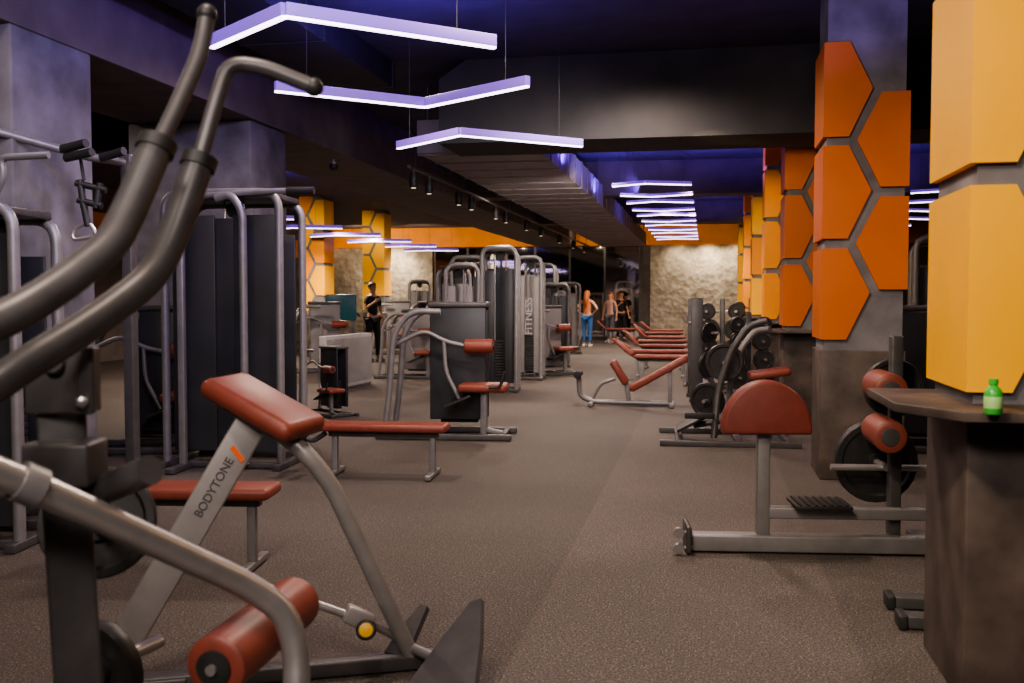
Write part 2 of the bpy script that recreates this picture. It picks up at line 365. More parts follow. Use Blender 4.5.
for x, e in ((-12.3, 260), (-10, 170), (-7, 150), (-4, 110), (-1.5, 60), (.8, 50)): lamp('SPOT', (x, 33.6, 3.55), e, (1, .8, .55), .08, 120, .8, (x, 36, 3.75))  # spots added to brighten the orange fascia, no fixtures
for (x, y) in ((-8.6, 20.5), (-8.6, 25)): lamp('SPOT', (x, y, 3.2), 640, (1, .84, .55), .1, 70, .6, (-10.2, y+3.2, 2))
# bare violet spots added to tint the ceiling and beam sides
vio = (.20, .10, 1.0)
for (x, y, z, e) in ((-1.7, 13.6, 3.3, 130), (.3, 13.0, 3.3, 200), (-1.7, 17.6, 3.3, 130), (.2, 17.2, 3.2, 200), (.0, 22, 3.2, 170), (-2.3, 8.2, 3.2, 100), (-2.2, 4.6, 3.2, 110), (-1.2, 6.8, 3.1, 60), (.8, 7.6, 3.1, 45), (.2, 25.6, 3.2, 130), (2.8, 14, 3.1, 150), (2.8, 18, 3.1, 120), (-7.4, 9, 3.4, 50), (2.6, 7.4, 3.2, 60), (-8.6, 19, 3.2, 80), (-1.0, 15.2, 3.1, 90)):
    lamp('SPOT', (x, y, z), e*1.05, vio, .02, 168, .5, (x+.01, y, 9))
for (x, y, e, tx) in ((-2.4, 4.5, 120, -4.6), (-2.2, 7.6, 120, -4.6), (-2.6, 11.4, 60, -4.6), (-1.2, 13, 26, -1.95), (-1.2, 16, 26, -1.95), (-1.2, 19.0, 26, -1.95), (-1.2, 23, 26, -1.95)):
    lamp('SPOT', (x, y, 3.7 if tx < -4 else 3.6), e, vio, .02, 140, .6, (tx, y+(.8 if tx < -4 else 0), 3.6))
# ------------------------------------------------------------------ equipment
def flat_bench(label, loc, rz, L=1.1, h=.44, group=None, tilt=0.):
    t = T('flat_bench', label, 'bench', loc, rz, group)
    t.part('pad', M().box((0, 0, h-.03), (L, .28, .065), None, .025), 'red')
    t.part('bench_frame', M().beam((-L/2+.08, 0, h-.09), (L/2-.08, 0, h-.09), .07, .05), 'fdark')
    for s in (-1, 1):
        x = s*(L/2-.13)
        t.part('leg', M().beam((x, 0, .04), (x, 0, h-.1), .05, .05).beam((x, -.22, .03), (x, .22, .03), .05, .04), 'fgrey')
    if tilt:
        t.part('head_pad', M().box((-L/2-.18, 0, h+.11), (.38, .28, .06), Matrix.Rotation(R(20+40*tilt), 3, 'Y'), .025), 'red')
        t.part('head_bracket', M().beam((-L/2-.2, 0, h+.08), (-L/2+.08, 0, h-.1), .05, .04), 'fdark')
    return t
def tower(label, loc, rz, w=.6, dp=.45, h=2.2, panel='shroud', group=None, text=None, solid=False):
    t = T('weight_stack_machine', label, 'weight machine', loc, rz, group)
    m = M()
    for s in (-1, 1): m.beam((s*w/2, -dp/2-.12, .03), (s*w/2, dp/2+.12, .03), .07, .055)
    for s in (-1, 1): m.beam((-w/2, s*dp/2, .035), (w/2, s*dp/2, .035), .05, .05)
    t.part('base_frame', m, 'fdark')
    for (y, hh) in ((-dp/2, h), (dp/2, h-.05)):
        t.part('hoop_frame', M().tube([(-w/2, y, .05), (-w/2, y, hh), (w/2, y, hh), (w/2, y, .05)], .036, 12, .16), 'fgrey')
    m = M(); ph = .86 if solid else .78
    for s in (-1, 1): m.box((s*(w*.25+.02), -dp/2+.06, h*(.06+ph/2)), (w*.5-.13, .02, h*ph), None, .006)
    if solid: m.box((0, -dp/2+.09, h*.49), (.3, .02, h*.84), None, .006)
    m.box((0, dp/2-.06, h*.47), (w-.09, .02, h*.78), None, .006)
    t.part('shroud', m, panel)
    m = M(); n = 15
    for k in range(n): m.box((0, .0, .17+k*.045), (min(.34, w*.6), .1, .039), None, .004)
    t.part('weight_stack', m, 'iron')
    for s in (-1, 1): t.part('guide_rod', M().tube([(s*.09, 0, .06), (s*.09, 0, h-.03)], .012, 8), 'chrome')
    t.part('top_plate', M().box((0, 0, h-.03), (w-.05, dp, .05), None, .01), 'fdark')
    t.part('pulley', M().lathe((0, -.02, h-.13), (0, 1, 0), [(.015, 0), (.07, 0), (.06, .02), (.07, .04), (.015, .04)], 20), 'black')
    t.part('cable', M().tube([(0, 0, .85), (0, 0, h-.1)], .005, 6), 'black')
    if text:
        mt = Matrix.Translation((0, -dp/2+.045, h*.52)) @ Matrix.Rotation(R(90), 4, 'X') @ Matrix.Rotation(R(90), 4, 'Z')
        text_part('lettering', text, w*.42, mt, 'ltext', t.o)
    return t
def leg_machine(label, loc, rz, panel='shroud', sc=1., group=None):
    t = T('seated_leg_machine', label, 'weight machine', loc, rz, group); t.o.scale = (sc, sc, sc)
    m = M()
    for y in (-.25, .35): m.beam((-.7, y, .035), (.72, y, .035), .07, .06)
    for x in (-.65, .4, .62): m.beam((x, -.25, .035), (x, .35, .035), .06, .05)
    t.part('base_frame', m, 'fdark')
    for y in (-.2, .3):
        t.part('side_arc', M().tube([(-.62, y, .05), (-.56, y, .5), (-.52, y, 1.1), (-.34, y, 1.34), (-.02, y, 1.33)], .034, 12, .18), 'fgrey')
    t.part('shroud', M().box((.12, .30, .78), (.6, .06, 1.2), None, .02).box((.12, .06, .78), (.6, .03, 1.2), None, .01), panel)
    m = M()
    for k in range(13): m.box((.12, .18, .16+k*.045), (.4, .1, .039), None, .004)
    t.part('weight_stack', m, 'iron')
    t.part('top_cap', M().box((.12, .18, 1.4), (.64, .32, .06), None, .02), 'fdark')
    t.part('swing_arm', M().tube([(-.52, -.12, .98), (-.2, -.12, 1.14), (.0, -.12, 1.02), (.24, -.12, .97)], .024, 10, .12), 'fgrey')
    rl = t.part('roller_pad', M().roller((.22, -.12, .97), (.52, -.12, .97), .075), 'red')
    t.part('roller_cap', M().lathe((.52, -.12, .97), (1, 0, 0), [(.04, 0), (.04, .012), (.01, .015)], 14), 'black', rl)
    t.part('link_arm', M().tube([(0, -.12, 1.02), (.02, -.12, .7), (.16, -.12, .42)], .022, 10, .1), 'fgrey')
    t.part('foot_plate', M().box((.16, -.14, .40), (.30, .26, .03), Matrix.Rotation(R(-24), 3, 'Y'), .006), 'black')
    t.part('seat', M().box((.42, -.1, .54), (.5, .38, .085), None, .03), 'red')
    t.part('seat_post', M().beam((.42, -.1, .04), (.42, -.1, .5), .07, .07).beam((.42, -.1, .1), (.62, -.1, .06), .05, .05), 'fgrey')
    t.part('grip', M().tube([(.5, -.34, .56), (.62, -.34, .56), (.66, -.34, .72)], .016, 8, .05), 'black')
    return t
# --- foreground machine with two big arms
o1 = D(75, 400, 2.3); o1.z = 0
t = T('plate_loaded_pulldown_machine', 'blurred dark plate-loaded machine with two long upward arms in the left foreground', 'weight machine', o1, 0, None, True)
for (pp, hh) in (
   ([(-170, 372, 1.75), (-60, 345, 1.82), (0, 322, 1.9), (55, 290, 2.0), (112, 245, 2.1), (132, 205, 2.15), (154, 152, 2.2)], [(152, 156, 2.2), (170, 122, 2.24), (197, 62, 2.3), (203, 40, 2.32), (207, 14, 2.33)]),
   ([(-60, 425, 2.0), (10, 374, 2.05), (100, 318, 2.2), (152, 278, 2.3), (172, 240, 2.35), (197, 168, 2.4)], [(196, 172, 2.4), (214, 108, 2.43), (228, 63, 2.45), (262, 66, 2.46), (314, 87, 2.48)])):
    arm = t.part('press_arm', M().tube([D(*q) for q in pp], .037, 16, .12), 'fdark')
    t.part('arm_collar', M().tube([D(*pp[-1]), D(*pp[-1])+(D(*pp[-1])-D(*pp[-2])).normalized()*.03], .043, 16), 'black', arm)
    hd = t.part('handle', M().tube([D(*q) for q in hh], .0195, 14, .05), 'fdark')
    e = D(*hh[-1]); t.part('handle_cap', M().ball(e, .024), 'black', hd)
RA = Matrix.Rotation(A, 3, 'Z')
br = t.part('pivot_bracket', M().box(D(60, 380, 2.24), (.155, .02, .155), RA, .008).box(D(60, 380, 2.33), (.155, .02, .155), RA, .008).box(D(88, 380, 2.28), (.02, .10, .15), RA, .006), 'fdark')
for (bx, by, rr) in ((52, 362, .027), (82, 402, .014)):
    t.part('bolt', M().lathe(D(bx, by, 2.225), ray(bx, by)*-1, [(rr, 0), (rr, .010), (rr*.8, .018), (rr*.3, .02)], 18), 'chrome', br)
pb = D(78, 690, 2.35); pt = D(60, 405, 2.3)
bot = pb+(pb-pt)*((0-pb.z)/(pb-pt).z); bot.z = .05
t.part('upright_post', M().beam(bot, pt+V((0, 0, .05)), .105, .08, .01, ray(75, 500)), 'fdark')
t.part('post_joint', M().box(D(66, 462, 2.27), (.15, .12, .10), RA, .01), 'fdark')
off = D(-165, 380, 1.75); off0 = V((off.x, off.y, .03))
t.part('rear_upright', M().beam(off0, off+V((0, 0, .1)), .09, .09, .01, (0, 1, 0)), 'fdark')
bb = V((bot.x, bot.y, .04))
t.part('base_rail', M().beam(V((off.x, off.y, .04)), bb+(bb-off0)*.6, .1, .07), 'fdark')
rail = [D(-120, 425, 1.8), D(-20, 466, 1.98), D(35, 487, 2.06), D(150, 540, 2.25), D(245, 584, 2.42), D(284, 610, 2.46), D(297, 650, 2.46), D(296, 720, 2.42)]
e = rail[-1].copy(); e.z = .05; rail.append(e)
t.part('silver_rail', M().tube(rail, .033, 18, .1), 'chrome')
t.part('rail_collar', M().tube([D(18, 480, 2.04), D(40, 489, 2.07)], .043, 16), 'fgrey')
t.part('cross_tube', M().tube([D(-60, 505, 2.2), D(75, 462, 2.4)], .028, 12), 'chrome')
t.part('short_peg', M().tube([D(80, 500, 2.35), D(150, 470, 2.2)], .034, 14), 'fdark')
t.part('weight_plate', M().plate(D(98, 522, 2.75), ray(98, 522)+V((.2, 0, 0)), .155, .05), 'iron')
t.part('plate_peg', M().tube([D(75, 520, 2.36), D(104, 523, 2.85)], .022, 12), 'chrome')
a, b = D(214, 668, 2.45), D(298, 600, 2.95)
t.part('axle', M().tube([a-(b-a).normalized()*.02, b], .014, 10), 'chrome')
for (u, w) in ((0., .48), (.52, .97)):
    rp = t.part('roller_pad', M().roller(a.lerp(b, u), a.lerp(b, w), .078, 28), 'red')
    if u == 0.: t.part('roller_cap', M().lathe(a, a-b, [(.045, -.004), (.045, .008), (.02, .012)], 20), 'black', rp)
# --- chest supported row machine
o2 = P(415, 668)
t = T('chest_supported_row_machine', 'grey angled row machine with terracotta chest pad and dark foot plates in the left foreground', 'weight machine', V((o2.x-.5, o2.y-.1, 0)), 0, None, True)
pc = D(263, 406, 3.8)
Lv = (D(318, 436, 3.72)-D(212, 376, 3.9)).normalized(); W0 = V((.35, 1, .0)); Wv = (W0-Lv*W0.dot(Lv)).normalized(); Nv = Lv.cross(Wv)
rotm = Matrix((Lv, Wv, Nv)).transposed()
t.part('chest_pad', M().box(pc, (.44, .26, .08), rotm, .036), 'red')
t.part('pad_plate', M().box(pc-Nv*.05, (.30, .14, .03), rotm, .005), 'fgrey')
ptop = pc-Nv*.06-Lv*.02
fb = D(98, 683, 3.75); fb.z = .03
up = ray(200, 500)
t.part('main_beam', M().beam(fb, ptop, .125, .07, .01, up), 'beamgrey')
leg = [ptop+Lv*.02, D(300, 446, 3.75), D(330, 482, 3.8), V((o2.x, o2.y, .02))]
t.part('rear_leg', M().tube(leg, .034, 14, .12), 'beamgrey')
t.part('floor_rail', M().beam(V((fb.x, fb.y, .035)), V((o2.x, o2.y, .035))+(V((o2.x, o2.y, 0))-V((fb.x, fb.y, 0))).normalized()*.1, .08, .06), 'fdark')
t.part('foot_bar', M().beam(V((fb.x-.25, fb.y-.1, .03)), V((fb.x+.3, fb.y+.12, .03)), .07, .05), 'fdark')
def tread(corners):
    c = [D(*q) for q in corners]
    for q in c: q.z = max(q.z, .02)
    nn = (c[1]-c[0]).cross(c[3]-c[0]).normalized()
    if nn.dot(ray(450, 640)) > 0: nn = -nn
    return M().prism(c, nn*-.022)
t.part('foot_plate', tread([(406, 686, 3.72), (440, 640, 3.90), (470, 602, 3.98), (481, 598, 3.98), (480, 640, 3.82), (474, 690, 3.68)]), 'fdark')
t.part('foot_plate', tread([(384, 652, 4.02), (400, 628, 4.1), (420, 604, 4.15), (427, 606, 4.13), (406, 656, 4.0)]), 'fdark')
t.part('plate_bracket', M().tube([D(405, 645, 4.05), D(448, 664, 3.85)], .022, 10), 'fgrey')
t.part('adjust_rod', M().tube([D(232, 575, 3.8), D(350, 616, 3.9)], .017, 12), 'chrome')
t.part('rod_collar', M().beam(D(345, 612, 3.89), D(372, 624, 3.92), .06, .07, .01), 'beamgrey')
t.part('rod_extension', M().tube([D(370, 624, 3.92), D(402, 640, 4.03)], .016, 10), 'chrome')
kn = t.part('adjust_knob', M().lathe(D(366, 630, 3.86), ray(366, 630)*-1, [(.04, -.03), (.04, .0), (.034, .012)], 20), 'black')
t.part('knob_face', M().lathe(D(366, 630, 3.845), ray(366, 630)*-1, [(.027, 0), (.027, .006), (.015, .009)], 18), 'gold', kn)
bd = (ptop-fb).normalized(); side = bd.cross(up).normalized(); nrm = side.cross(bd).normalized()
if nrm.dot(ray(200, 500)) > 0: nrm = -nrm
xdir = bd; ydir = nrm.cross(xdir)
BR = Matrix((xdir, ydir, nrm)).transposed()
mt = BR.to_4x4(); mt.translation = fb.lerp(ptop, .745)+nrm*.0365
text_part('lettering', 'BODYTONE', .046, mt, 'text', t.o, t.inv, .001, .0004)
t.part('orange_tag', M().box(fb.lerp(ptop, .875)+nrm*.036-ydir*.012, (.018, .07, .004), BR @ Matrix.Rotation(R(-25), 3, 'Z')), 'tag')
t = T('weight_plate', 'black weight plate hanging low at the bottom left corner', 'weight plate', D(100, 668, 3.0))
t.part('plate_disc', M().plate((0, 0, 0), (.2, 1, .1), .15, .05), 'iron')
t.part('plate_peg', M().tube([(-.03, -.12, 0), (.05, .25, .0)], .022, 12), 'chrome')
# benches
p = P(243, 572); flat_bench('low bench with terracotta pad right behind the angled row machine', (p.x-.36, p.y, 0), R(8), 1.05, .47)
p = P(432, 478); bt = flat_bench('terracotta padded bench with ridged foot plates at its left end in mid aisle', (p.x-.42, p.y, 0), R(4), 1.1, .45)
bt.part('foot_plate_arm', M().tube([(-.5, 0, .36), (-.62, 0, .28), (-.74, 0, .36)], .022, 10, .05), 'fdark')
m = M()
for k in range(5): m.box((-.70+k*.012, -.1, .28+k*.045), (.02, .26, .03), None, .006)
m.box((-.655, -.1, .37), (.014, .24, .26), Matrix.Rotation(R(15), 3, 'Y'))
bt.part('ridged_foot_plate', m, 'black')
bt.part('foot_roller', M().roller((-.80, -.2, .34), (-.80, .2, .34), .05), 'black')
bt.part('roller_link', M().tube([(-.74, 0, .35), (-.80, 0, .34)], .02, 8), 'fdark')
# --- towers on the left
p = P(222, 468); tb = tower('tall shrouded weight machine with long top bar left of the aisle', (p.x, p.y+.3, 0), R(4), 1.05, .6, 2.42, solid=True)
tb.part('top_bar', M().tube([(-.3, -.34, 2.38), (.25, -.34, 2.41), (.5, -.36, 2.42), (.84, -.36, 2.42)], .026, 12, .1), 'fgrey')
tb.part('bar_grip', M().tube([(.62, -.36, 2.42), (.86, -.36, 2.42)], .034, 12), 'black')
tb.part('front_upright', M().beam((-.32, -.42, .05), (-.32, -.42, 2.4), .06, .06), 'fgrey')
tb.part('front_foot', M().beam((-.32, -.7, .03), (-.32, -.1, .03), .08, .05), 'fdark')
tb.part('curved_upright', M().tube([(-.02, -.36, 2.36), (.12, -.36, 2.40), (.22, -.36, 2.25), (.22, -.36, .05)], .036, 12, .14), 'fgrey')
p = P(2, 548); tl = tower('weight machine cut by the left photo edge with curved top handle', (p.x-.15, p.y+.2, 0), R(8), .5, .5, 2.05, solid=True)
tl.part('curved_handle', M().tube([(.1, -.26, 2.0), (.22, -.28, 2.22), (.2, -.28, 2.32), (.5, -.30, 2.33)], .022, 12, .06), 'fgrey')
t = T('pull_up_station', 'dark pull-up and cable station with ribbed grips at upper left', 'pull up station', V((D(60, 480, 7.0).x, D(60, 480, 7.0).y, 0)), 0, None, True)
q0 = D(128, 163, 7.2); f0 = V((q0.x, q0.y, 0))
t.part('upright_post', M().beam(f0+V((0, 0, .03)), q0+V((0, 0, .06)), .08, .08, .01, (0, 1, 0)), 'fdark')
q1 = D(-30, 124, 6.6); f1 = V((q1.x, q1.y, 0))
t.part('upright_post', M().beam(f1+V((0, 0, .03)), q1, .08, .08, .01, (0, 1, 0)), 'fdark')
t.part('base_rail', M().beam(f0+V((.1, .05, .03)), f1+V((0, 0, .03)), .09, .06), 'fdark')
t.part('cross_bar', M().tube([q1, D(60, 149, 6.9), D(90, 157, 7.0), q0], .03, 12, .05), 'fgrey')
for a_, b_ in (((62, 149, 6.9), (86, 143, 6.8)), ((66, 158, 6.9), (92, 152, 6.8)), ((100, 158, 7.05), (124, 151, 6.95))):
    t.part('ribbed_grip', M().tube([D(*a_), D(*b_)], .03, 12), 'black')
t.part('hanger_strap', M().tube([D(80, 155, 6.95), D(84, 180, 6.95)], .012, 8), 'black')
m = M()
for (a_, b_) in (((76, 183), (106, 190)), ((80, 180), (84, 208)), ((100, 183), (96, 208)), ((78, 200), (102, 206)), ((84, 206), (88, 226))):
    m.tube([D(a_[0], a_[1], 6.95), D(b_[0], b_[1], 6.95)], .024, 10)
t.part('hanging_grip', m, 'black')
t.part('cable_handle', M().tube([D(88, 222, 6.95), D(74, 228, 6.95), D(72, 240, 6.95), D(98, 236, 6.95), D(90, 224, 6.95)], .014, 8, .04), 'chrome')
p = P(130, 455); leg_machine('dark seated machine in the shadow beside the tall shrouded weight machine', (p.x, p.y+.3, 0), R(20))
p = P(312, 425); leg_machine('small seated machine behind the bench with ridged foot plates', (p.x-.25, p.y+1.0, 0), R(-35), 'shroud', .62)
p = P(440, 440); leg_machine('seated leg machine with terracotta seat and roller beside the aisle', (p.x, p.y+.25, 0), R(5), 'shroud', 1.02)
spec = [(498, 392, .55, 2.3, 'shroud', 'tall hooped weight machine just behind the seated leg machine', None, 6),
        (528, 380, .46, 2.25, 'pgrey', 'grey panelled weight machine with vertical lettering on its shroud', 'FITNESS', 4),
        (455, 398, .5, 2.0, 'pgrey', 'hooped weight machine half hidden behind the seated leg machine', None, 30),
        (553, 367, .6, 1.8, 'shroud', 'lower dark weight machine beyond the lettered one', None, 10),
        (540, 361, .7, 2.3, 'shroud', 'tall dark weight machine far down the left side of the aisle', None, 0),
        (566, 354, .6, 1.9, 'pgrey', 'grey weight machine near the far end on the left side of the aisle', None, 20),
        (468, 380, .6, 2.25, 'shroud', 'dark hooped weight machine at the rear left behind the front machines', None, 0),
        (418, 350, .6, 2.0, 'pgrey', 'hooped grey weight machine in the far left hall before the mirrors', None, 15),
        (452, 349, .7, 2.2, 'shroud', 'dark weight machine in the far left hall before the mirrors', None, -10),
        (556, 347, .6, 1.7, 'pgrey', 'farthest grey weight machine left of the standing people', None, 0)]
for (px, py, w, h, pan, lab, tx, rz) in spec:
    p = P(px, py); tower(lab, (p.x, p.y+.2, 0), R(rz), w, .45, h, pan, None, tx)
p = P(545, 375); leg_machine('small seated machine with light grey shroud near the far weight machines', (p.x, p.y, 0), R(40), 'pgrey', .95)
p = P(410, 378); leg_machine('seated machine with grey shroud at the end of the low partition', (p.x, p.y, 0), R(0), 'pgrey', .9)
p = P(430, 362); leg_machine('seated machine farther back in the left hall', (p.x, p.y+.3, 0), R(60), 'shroud')
p = P(300, 378); leg_machine('seated machine in the left hall near the dark column', (p.x-.2, p.y+1.5, 0), R(30), 'pgrey')
p = P(393, 354); leg_machine('small seated machine beside the yellow pillar of the left hall', (p.x, p.y, 0), R(10), 'pgrey')
# low partition
p0, p1 = P(323, 394), P(369, 384)
t = T('low_partition', 'low pale grey partition panel standing on the floor left of the machines', 'partition', p0, math.atan2((p1-p0).y, (p1-p0).x))
L_ = (p1-p0).length
t.part('panel', M().box((L_/2, 0, .47), (L_, .12, .86), None, .01), 'lpart')
m = M()
for k in range(int(L_/.045)): m.box((.04+k*.045, -.061, .47), (.014, .006, .74))
t.part('vent_slat', m, 'pgrey')
t.part('plinth', M().box((L_/2, 0, .03), (L_*.96, .1, .06)), 'fdark')
p = P(345, 366)
t = T('cardio_machine', 'dark upright cardio machine with teal screen behind the partition', 'cardio machine', p, R(10))
t.part('base', M().box((0, 0, .12), (.6, 1.3, .2), None, .05), 'black')
for s in (-1, 1): t.part('mast', M().beam((s*.25, -.3, .15), (s*.25, -.4, 1.4), .06, .08), 'fgrey')
t.part('console', M().box((0, -.42, 1.3), (.66, .1, .56), None, .02), 'teal')
for s in (-1, 1): t.part('handrail', M().tube([(s*.3, -.4, 1.2), (s*.3, .2, 1.1)], .025, 8), 'fdark')
# --- right side
p = P(638, 406)
t = T('decline_bench', 'v-shaped decline bench with terracotta pads in the right mid aisle', 'bench', p, R(2)); t.o.scale = (1.04, 1.04, 1.04)
t.part('back_pad', M().box((.27, 0, .44), (.86, .28, .09), Matrix.Rotation(R(-30), 3, 'Y'), .03), 'red')
t.part('seat_pad', M().box((-.25, 0, .45), (.36, .28, .09), Matrix.Rotation(R(58), 3, 'Y'), .03), 'red')
t.part('base_rail', M().tube([(-.80, 0, .42), (-.78, 0, .12), (-.6, 0, .05), (.44, 0, .04)], .036, 12, .1), 'fgrey')
for x in (-.62, .44): t.part('cross_foot', M().beam((x, -.24, .03), (x, .24, .03), .06, .05), 'fgrey')
t.part('front_post', M().beam((-.12, 0, .04), (-.16, 0, .34), .06, .06), 'fgrey')
t.part('rear_post', M().beam((.42, 0, .04), (.42, 0, .5), .06, .06), 'fgrey')
t.part('hook_arm', M().tube([(-.62, 0, .06), (-.5, 0, .3), (-.3, 0, .36)], .024, 10, .08), 'fgrey')
t.part('foot_roller', M().roller((-.80, -.2, .42), (-.80, .2, .42), .05), 'black')
bl = ['terracotta bench just beyond the decline bench', 'second terracotta bench beyond the decline bench', 'third terracotta bench beyond the decline bench', 'fourth terracotta bench beyond the decline bench', 'fifth terracotta bench beyond the decline bench', 'sixth terracotta bench beyond the decline bench', 'last terracotta bench of the row before the stone wall', 'lone distant terracotta bench near the standing people']
for i, (px, py, tl_, rz, L2) in enumerate(((664, 385, .5, -3, 1.0), (660, 377, .2, 2, 1.1), (664, 369, .7, -5, 1.0), (662, 362, .3, 0, 1.15), (666, 356, .6, -3, 1.0), (664, 350, .3, 2, 1.1), (667, 346, .5, -2, 1.0), (622, 344, .6, 5, 1.0))):
    flat_bench(bl[i], P(px, py), R(rz), L2, .52, 'benches in a row along the aisle', tl_)
p = P(696, 406); p.y += .5
t = T('barbell_stand', 'dark upright barbell stand between the benches and the plate tree', 'rack', p, R(4))
for y in (0, .8):
    t.part('upright', M().beam((0, y, .03), (0, y, 1.50), .17, .07, .01, (0, 1, 0)), 'fdark')
    t.part('hook', M().tube([(-.05, y, 1.15), (-.14, y, 1.14), (-.15, y, 1.24)], .018, 8, .04), 'chrome')
    t.part('base_rail', M().beam((-.1, y, .03), (.34, y, .03), .08, .06), 'fdark')
    t.part('brace', M().beam((.32, y, .05), (.05, y, .8), .05, .05), 'fdark')
t.part('cross_rail', M().beam((.2, 0, .03), (.2, .8, .03), .07, .06), 'fdark')
for z in (.55, 1.0): t.part('plate_peg', M().tube([(.05, -.02, z), (.3, -.02, z)], .02, 8), 'chrome')
for z, rr in ((.55, .19), (1.0, .15)): t.part('weight_plate', M().plate((.17, -.02, z), (1, -1.2, 0), rr, .05), 'iron')
def plate_tree(label, loc, rz, sc=1.):
    t = T('plate_tree', label, 'plate rack', loc, rz); t.o.scale = (sc,)*3
    t.part('frame', M().beam((-.35, -.2, .03), (.35, -.2, .03), .07, .05).beam((-.35, .3, .03), (.35, .3, .03), .07, .05).beam((0, -.2, .03), (0, .3, .03), .07, .05).beam((0, 0, .04), (0, 0, 1.5), .08, .07, .01, (0, 1, 0)), 'fdark')
    for j, z in enumerate((.34, .66, .98, 1.28)):
        for s in (-1, 1):
            x = s*(.2 if j % 2 == 0 else .24)
            t.part('peg', M().tube([(0, 0, z), (x, -.03, z), (x, -.28, z)], .022, 10, .03), 'chrome')
            t.part('weight_plate', M().plate((x, -.12, z), (0, 1, 0), (.20, .19, .17, .14)[j], .04).plate((x, -.18, z), (.08*s, 1, 0), (.20, .17, .15, .13)[j], .04), 'iron')
    return t
p = P(720, 392); plate_tree('plate tree with stacked black discs left of the second pillar', (p.x+.04, p.y+.85, 0), R(-6), 1.0)
p = P(748, 396); plate_tree('second plate tree, right beside the third pillar base', (p.x, p.y, 0), R(12), .86)
p = P(750, 372); plate_tree('farther plate tree standing beyond the third pillar', (p.x+.1, p.y+2.5, 0), R(-6))
p = P(730, 447)
t = T('plate_loaded_press', 'low plate-loaded press with grey curved arms and terracotta seat before the third pillar', 'weight machine', p, R(3))
m = M(); m.beam((-.7, 0, .03), (.7, 0, .03), .08, .06).beam((-.7, 1.0, .03), (.7, 1.0, .03), .08, .06)
for x in (-.5, .1, .6): m.beam((x, 0, .035), (x, 1.0, .035), .07, .05)
t.part('base_frame', m, 'fdark')
t.part('press_arm', M().tube([(-.15, .2, .06), (-.1, .3, .55), (.02, .3, .95), (.2, .3, 1.22), (.38, .25, 1.27)], .034, 12, .12), 'fdark')
t.part('press_arm', M().tube([(.05, .8, .06), (.05, .8, .6), (.16, .8, .95), (.32, .8, 1.15), (.46, .7, 1.17)], .034, 12, .12), 'fgrey')
for y in (.55, .62): t.part('weight_plate', M().plate((-.02, y, .82), (.3, 1, 0), .20, .05), 'iron')
for y in (.45, .52): t.part('weight_plate', M().plate((-.2, y, .42), (.5, 1, 0), .19, .05), 'iron')
t.part('low_peg', M().tube([(-.25, .35, .42), (-.08, .68, .42)], .02, 8), 'chrome')
t.part('seat', M().box((.42, .4, .72), (.42, .34, .08), Matrix.Rotation(R(-8), 3, 'Y'), .03), 'red')
t.part('seat_post', M().beam((.42, .4, .04), (.42, .4, .68), .08, .08), 'fdark')
t.part('foot_plate', M().box((-.38, .4, .2), (.32, .5, .03), Matrix.Rotation(R(-28), 3, 'Y'), .006), 'black')
t.part('link', M().tube([(-.35, .4, .16), (.42, .4, .3)], .03, 10), 'fdark')
t.part('plate_axle', M().tube([(-.04, .3, .82), (-.02, .8, .82)], .02, 8), 'chrome')
t.part('foot_grate', M().box((-.3, .1, .3), (.3, .06, .06), None, .01), 'black')
# --- half-moon pad machine
o3 = P(762, 552)
t = T('preacher_curl_machine', 'grey machine with big terracotta half-moon pad on a post at right', 'weight machine', o3, 0, None, True)
dd = (P(925, 552)-P(690, 548)); dd.z = 0; ux = dd.normalized(); uy = V((-ux.y, ux.x, 0)); UA = Matrix.Rotation(math.atan2(ux.y, ux.x), 3, 'Z')
def L3(x, y, z): return o3+ux*x+uy*y+V((0, 0, z))
t.part('base_rail', M().beam(L3(-.42, 0, .06), L3(1.1, 0, .06), .11, .10, .012), 'fgrey')
t.part('end_plate', M().box(L3(-.44, 0, .09), (.03, .24, .16), UA, .01), 'fdark')
for (y, z) in ((-.1, .13), (-.1, .04)):
    t.part('end_wheel', M().lathe(L3(-.50, y, z), uy, [(.012, -.02), (.03, -.02), (.033, 0), (.03, .02), (.012, .02)], 16).tube([L3(-.50, y, z), L3(-.42, y+.02, z)], .012, 8), 'chrome')
t.part('pad_post', M().beam(L3(0, 0, .1), L3(0, 0, .78), .075, .075, .01, uy), 'fgrey')
poly = [L3(.256*math.cos(q), 0, .735+.29*math.sin(q)) for q in [R(k*180/24) for k in range(25)]]
poly = [L3(-.248, 0, .715)]+poly[::-1]+[L3(.248, 0, .715)]
MT['maroon'] = mat('maroon_vinyl', (.20, .045, .032), .45, 0, .12, 14, .05)
t.part('half_moon_pad', M().prism([q-uy*.14 for q in poly], uy*.14, .02), 'maroon')
t.part('pad_plate', M().box(L3(0, .01, .78), (.3, .02, .16), UA, .004), 'fdark')
t.part('middle_rail', M().beam(L3(.02, 0, .24), L3(1.05, 0, .24), .07, .07, .01), 'fgrey')
m = M().box(L3(.32, -.03, .30), (.32, .28, .02), UA, .004)
for k in range(7): m.box(L3(.19+k*.043, -.03, .313), (.016, .26, .012), UA)
t.part('foot_plate', m, 'black')
t.part('rear_upright', M().beam(L3(.77, .05, .06), L3(.77, .05, 1.28), .07, .07, .01, uy), 'fdark')
t.part('rear_foot', M().beam(L3(1.0, -.3, .03), L3(1.0, .4, .03), .09, .06), 'fdark')
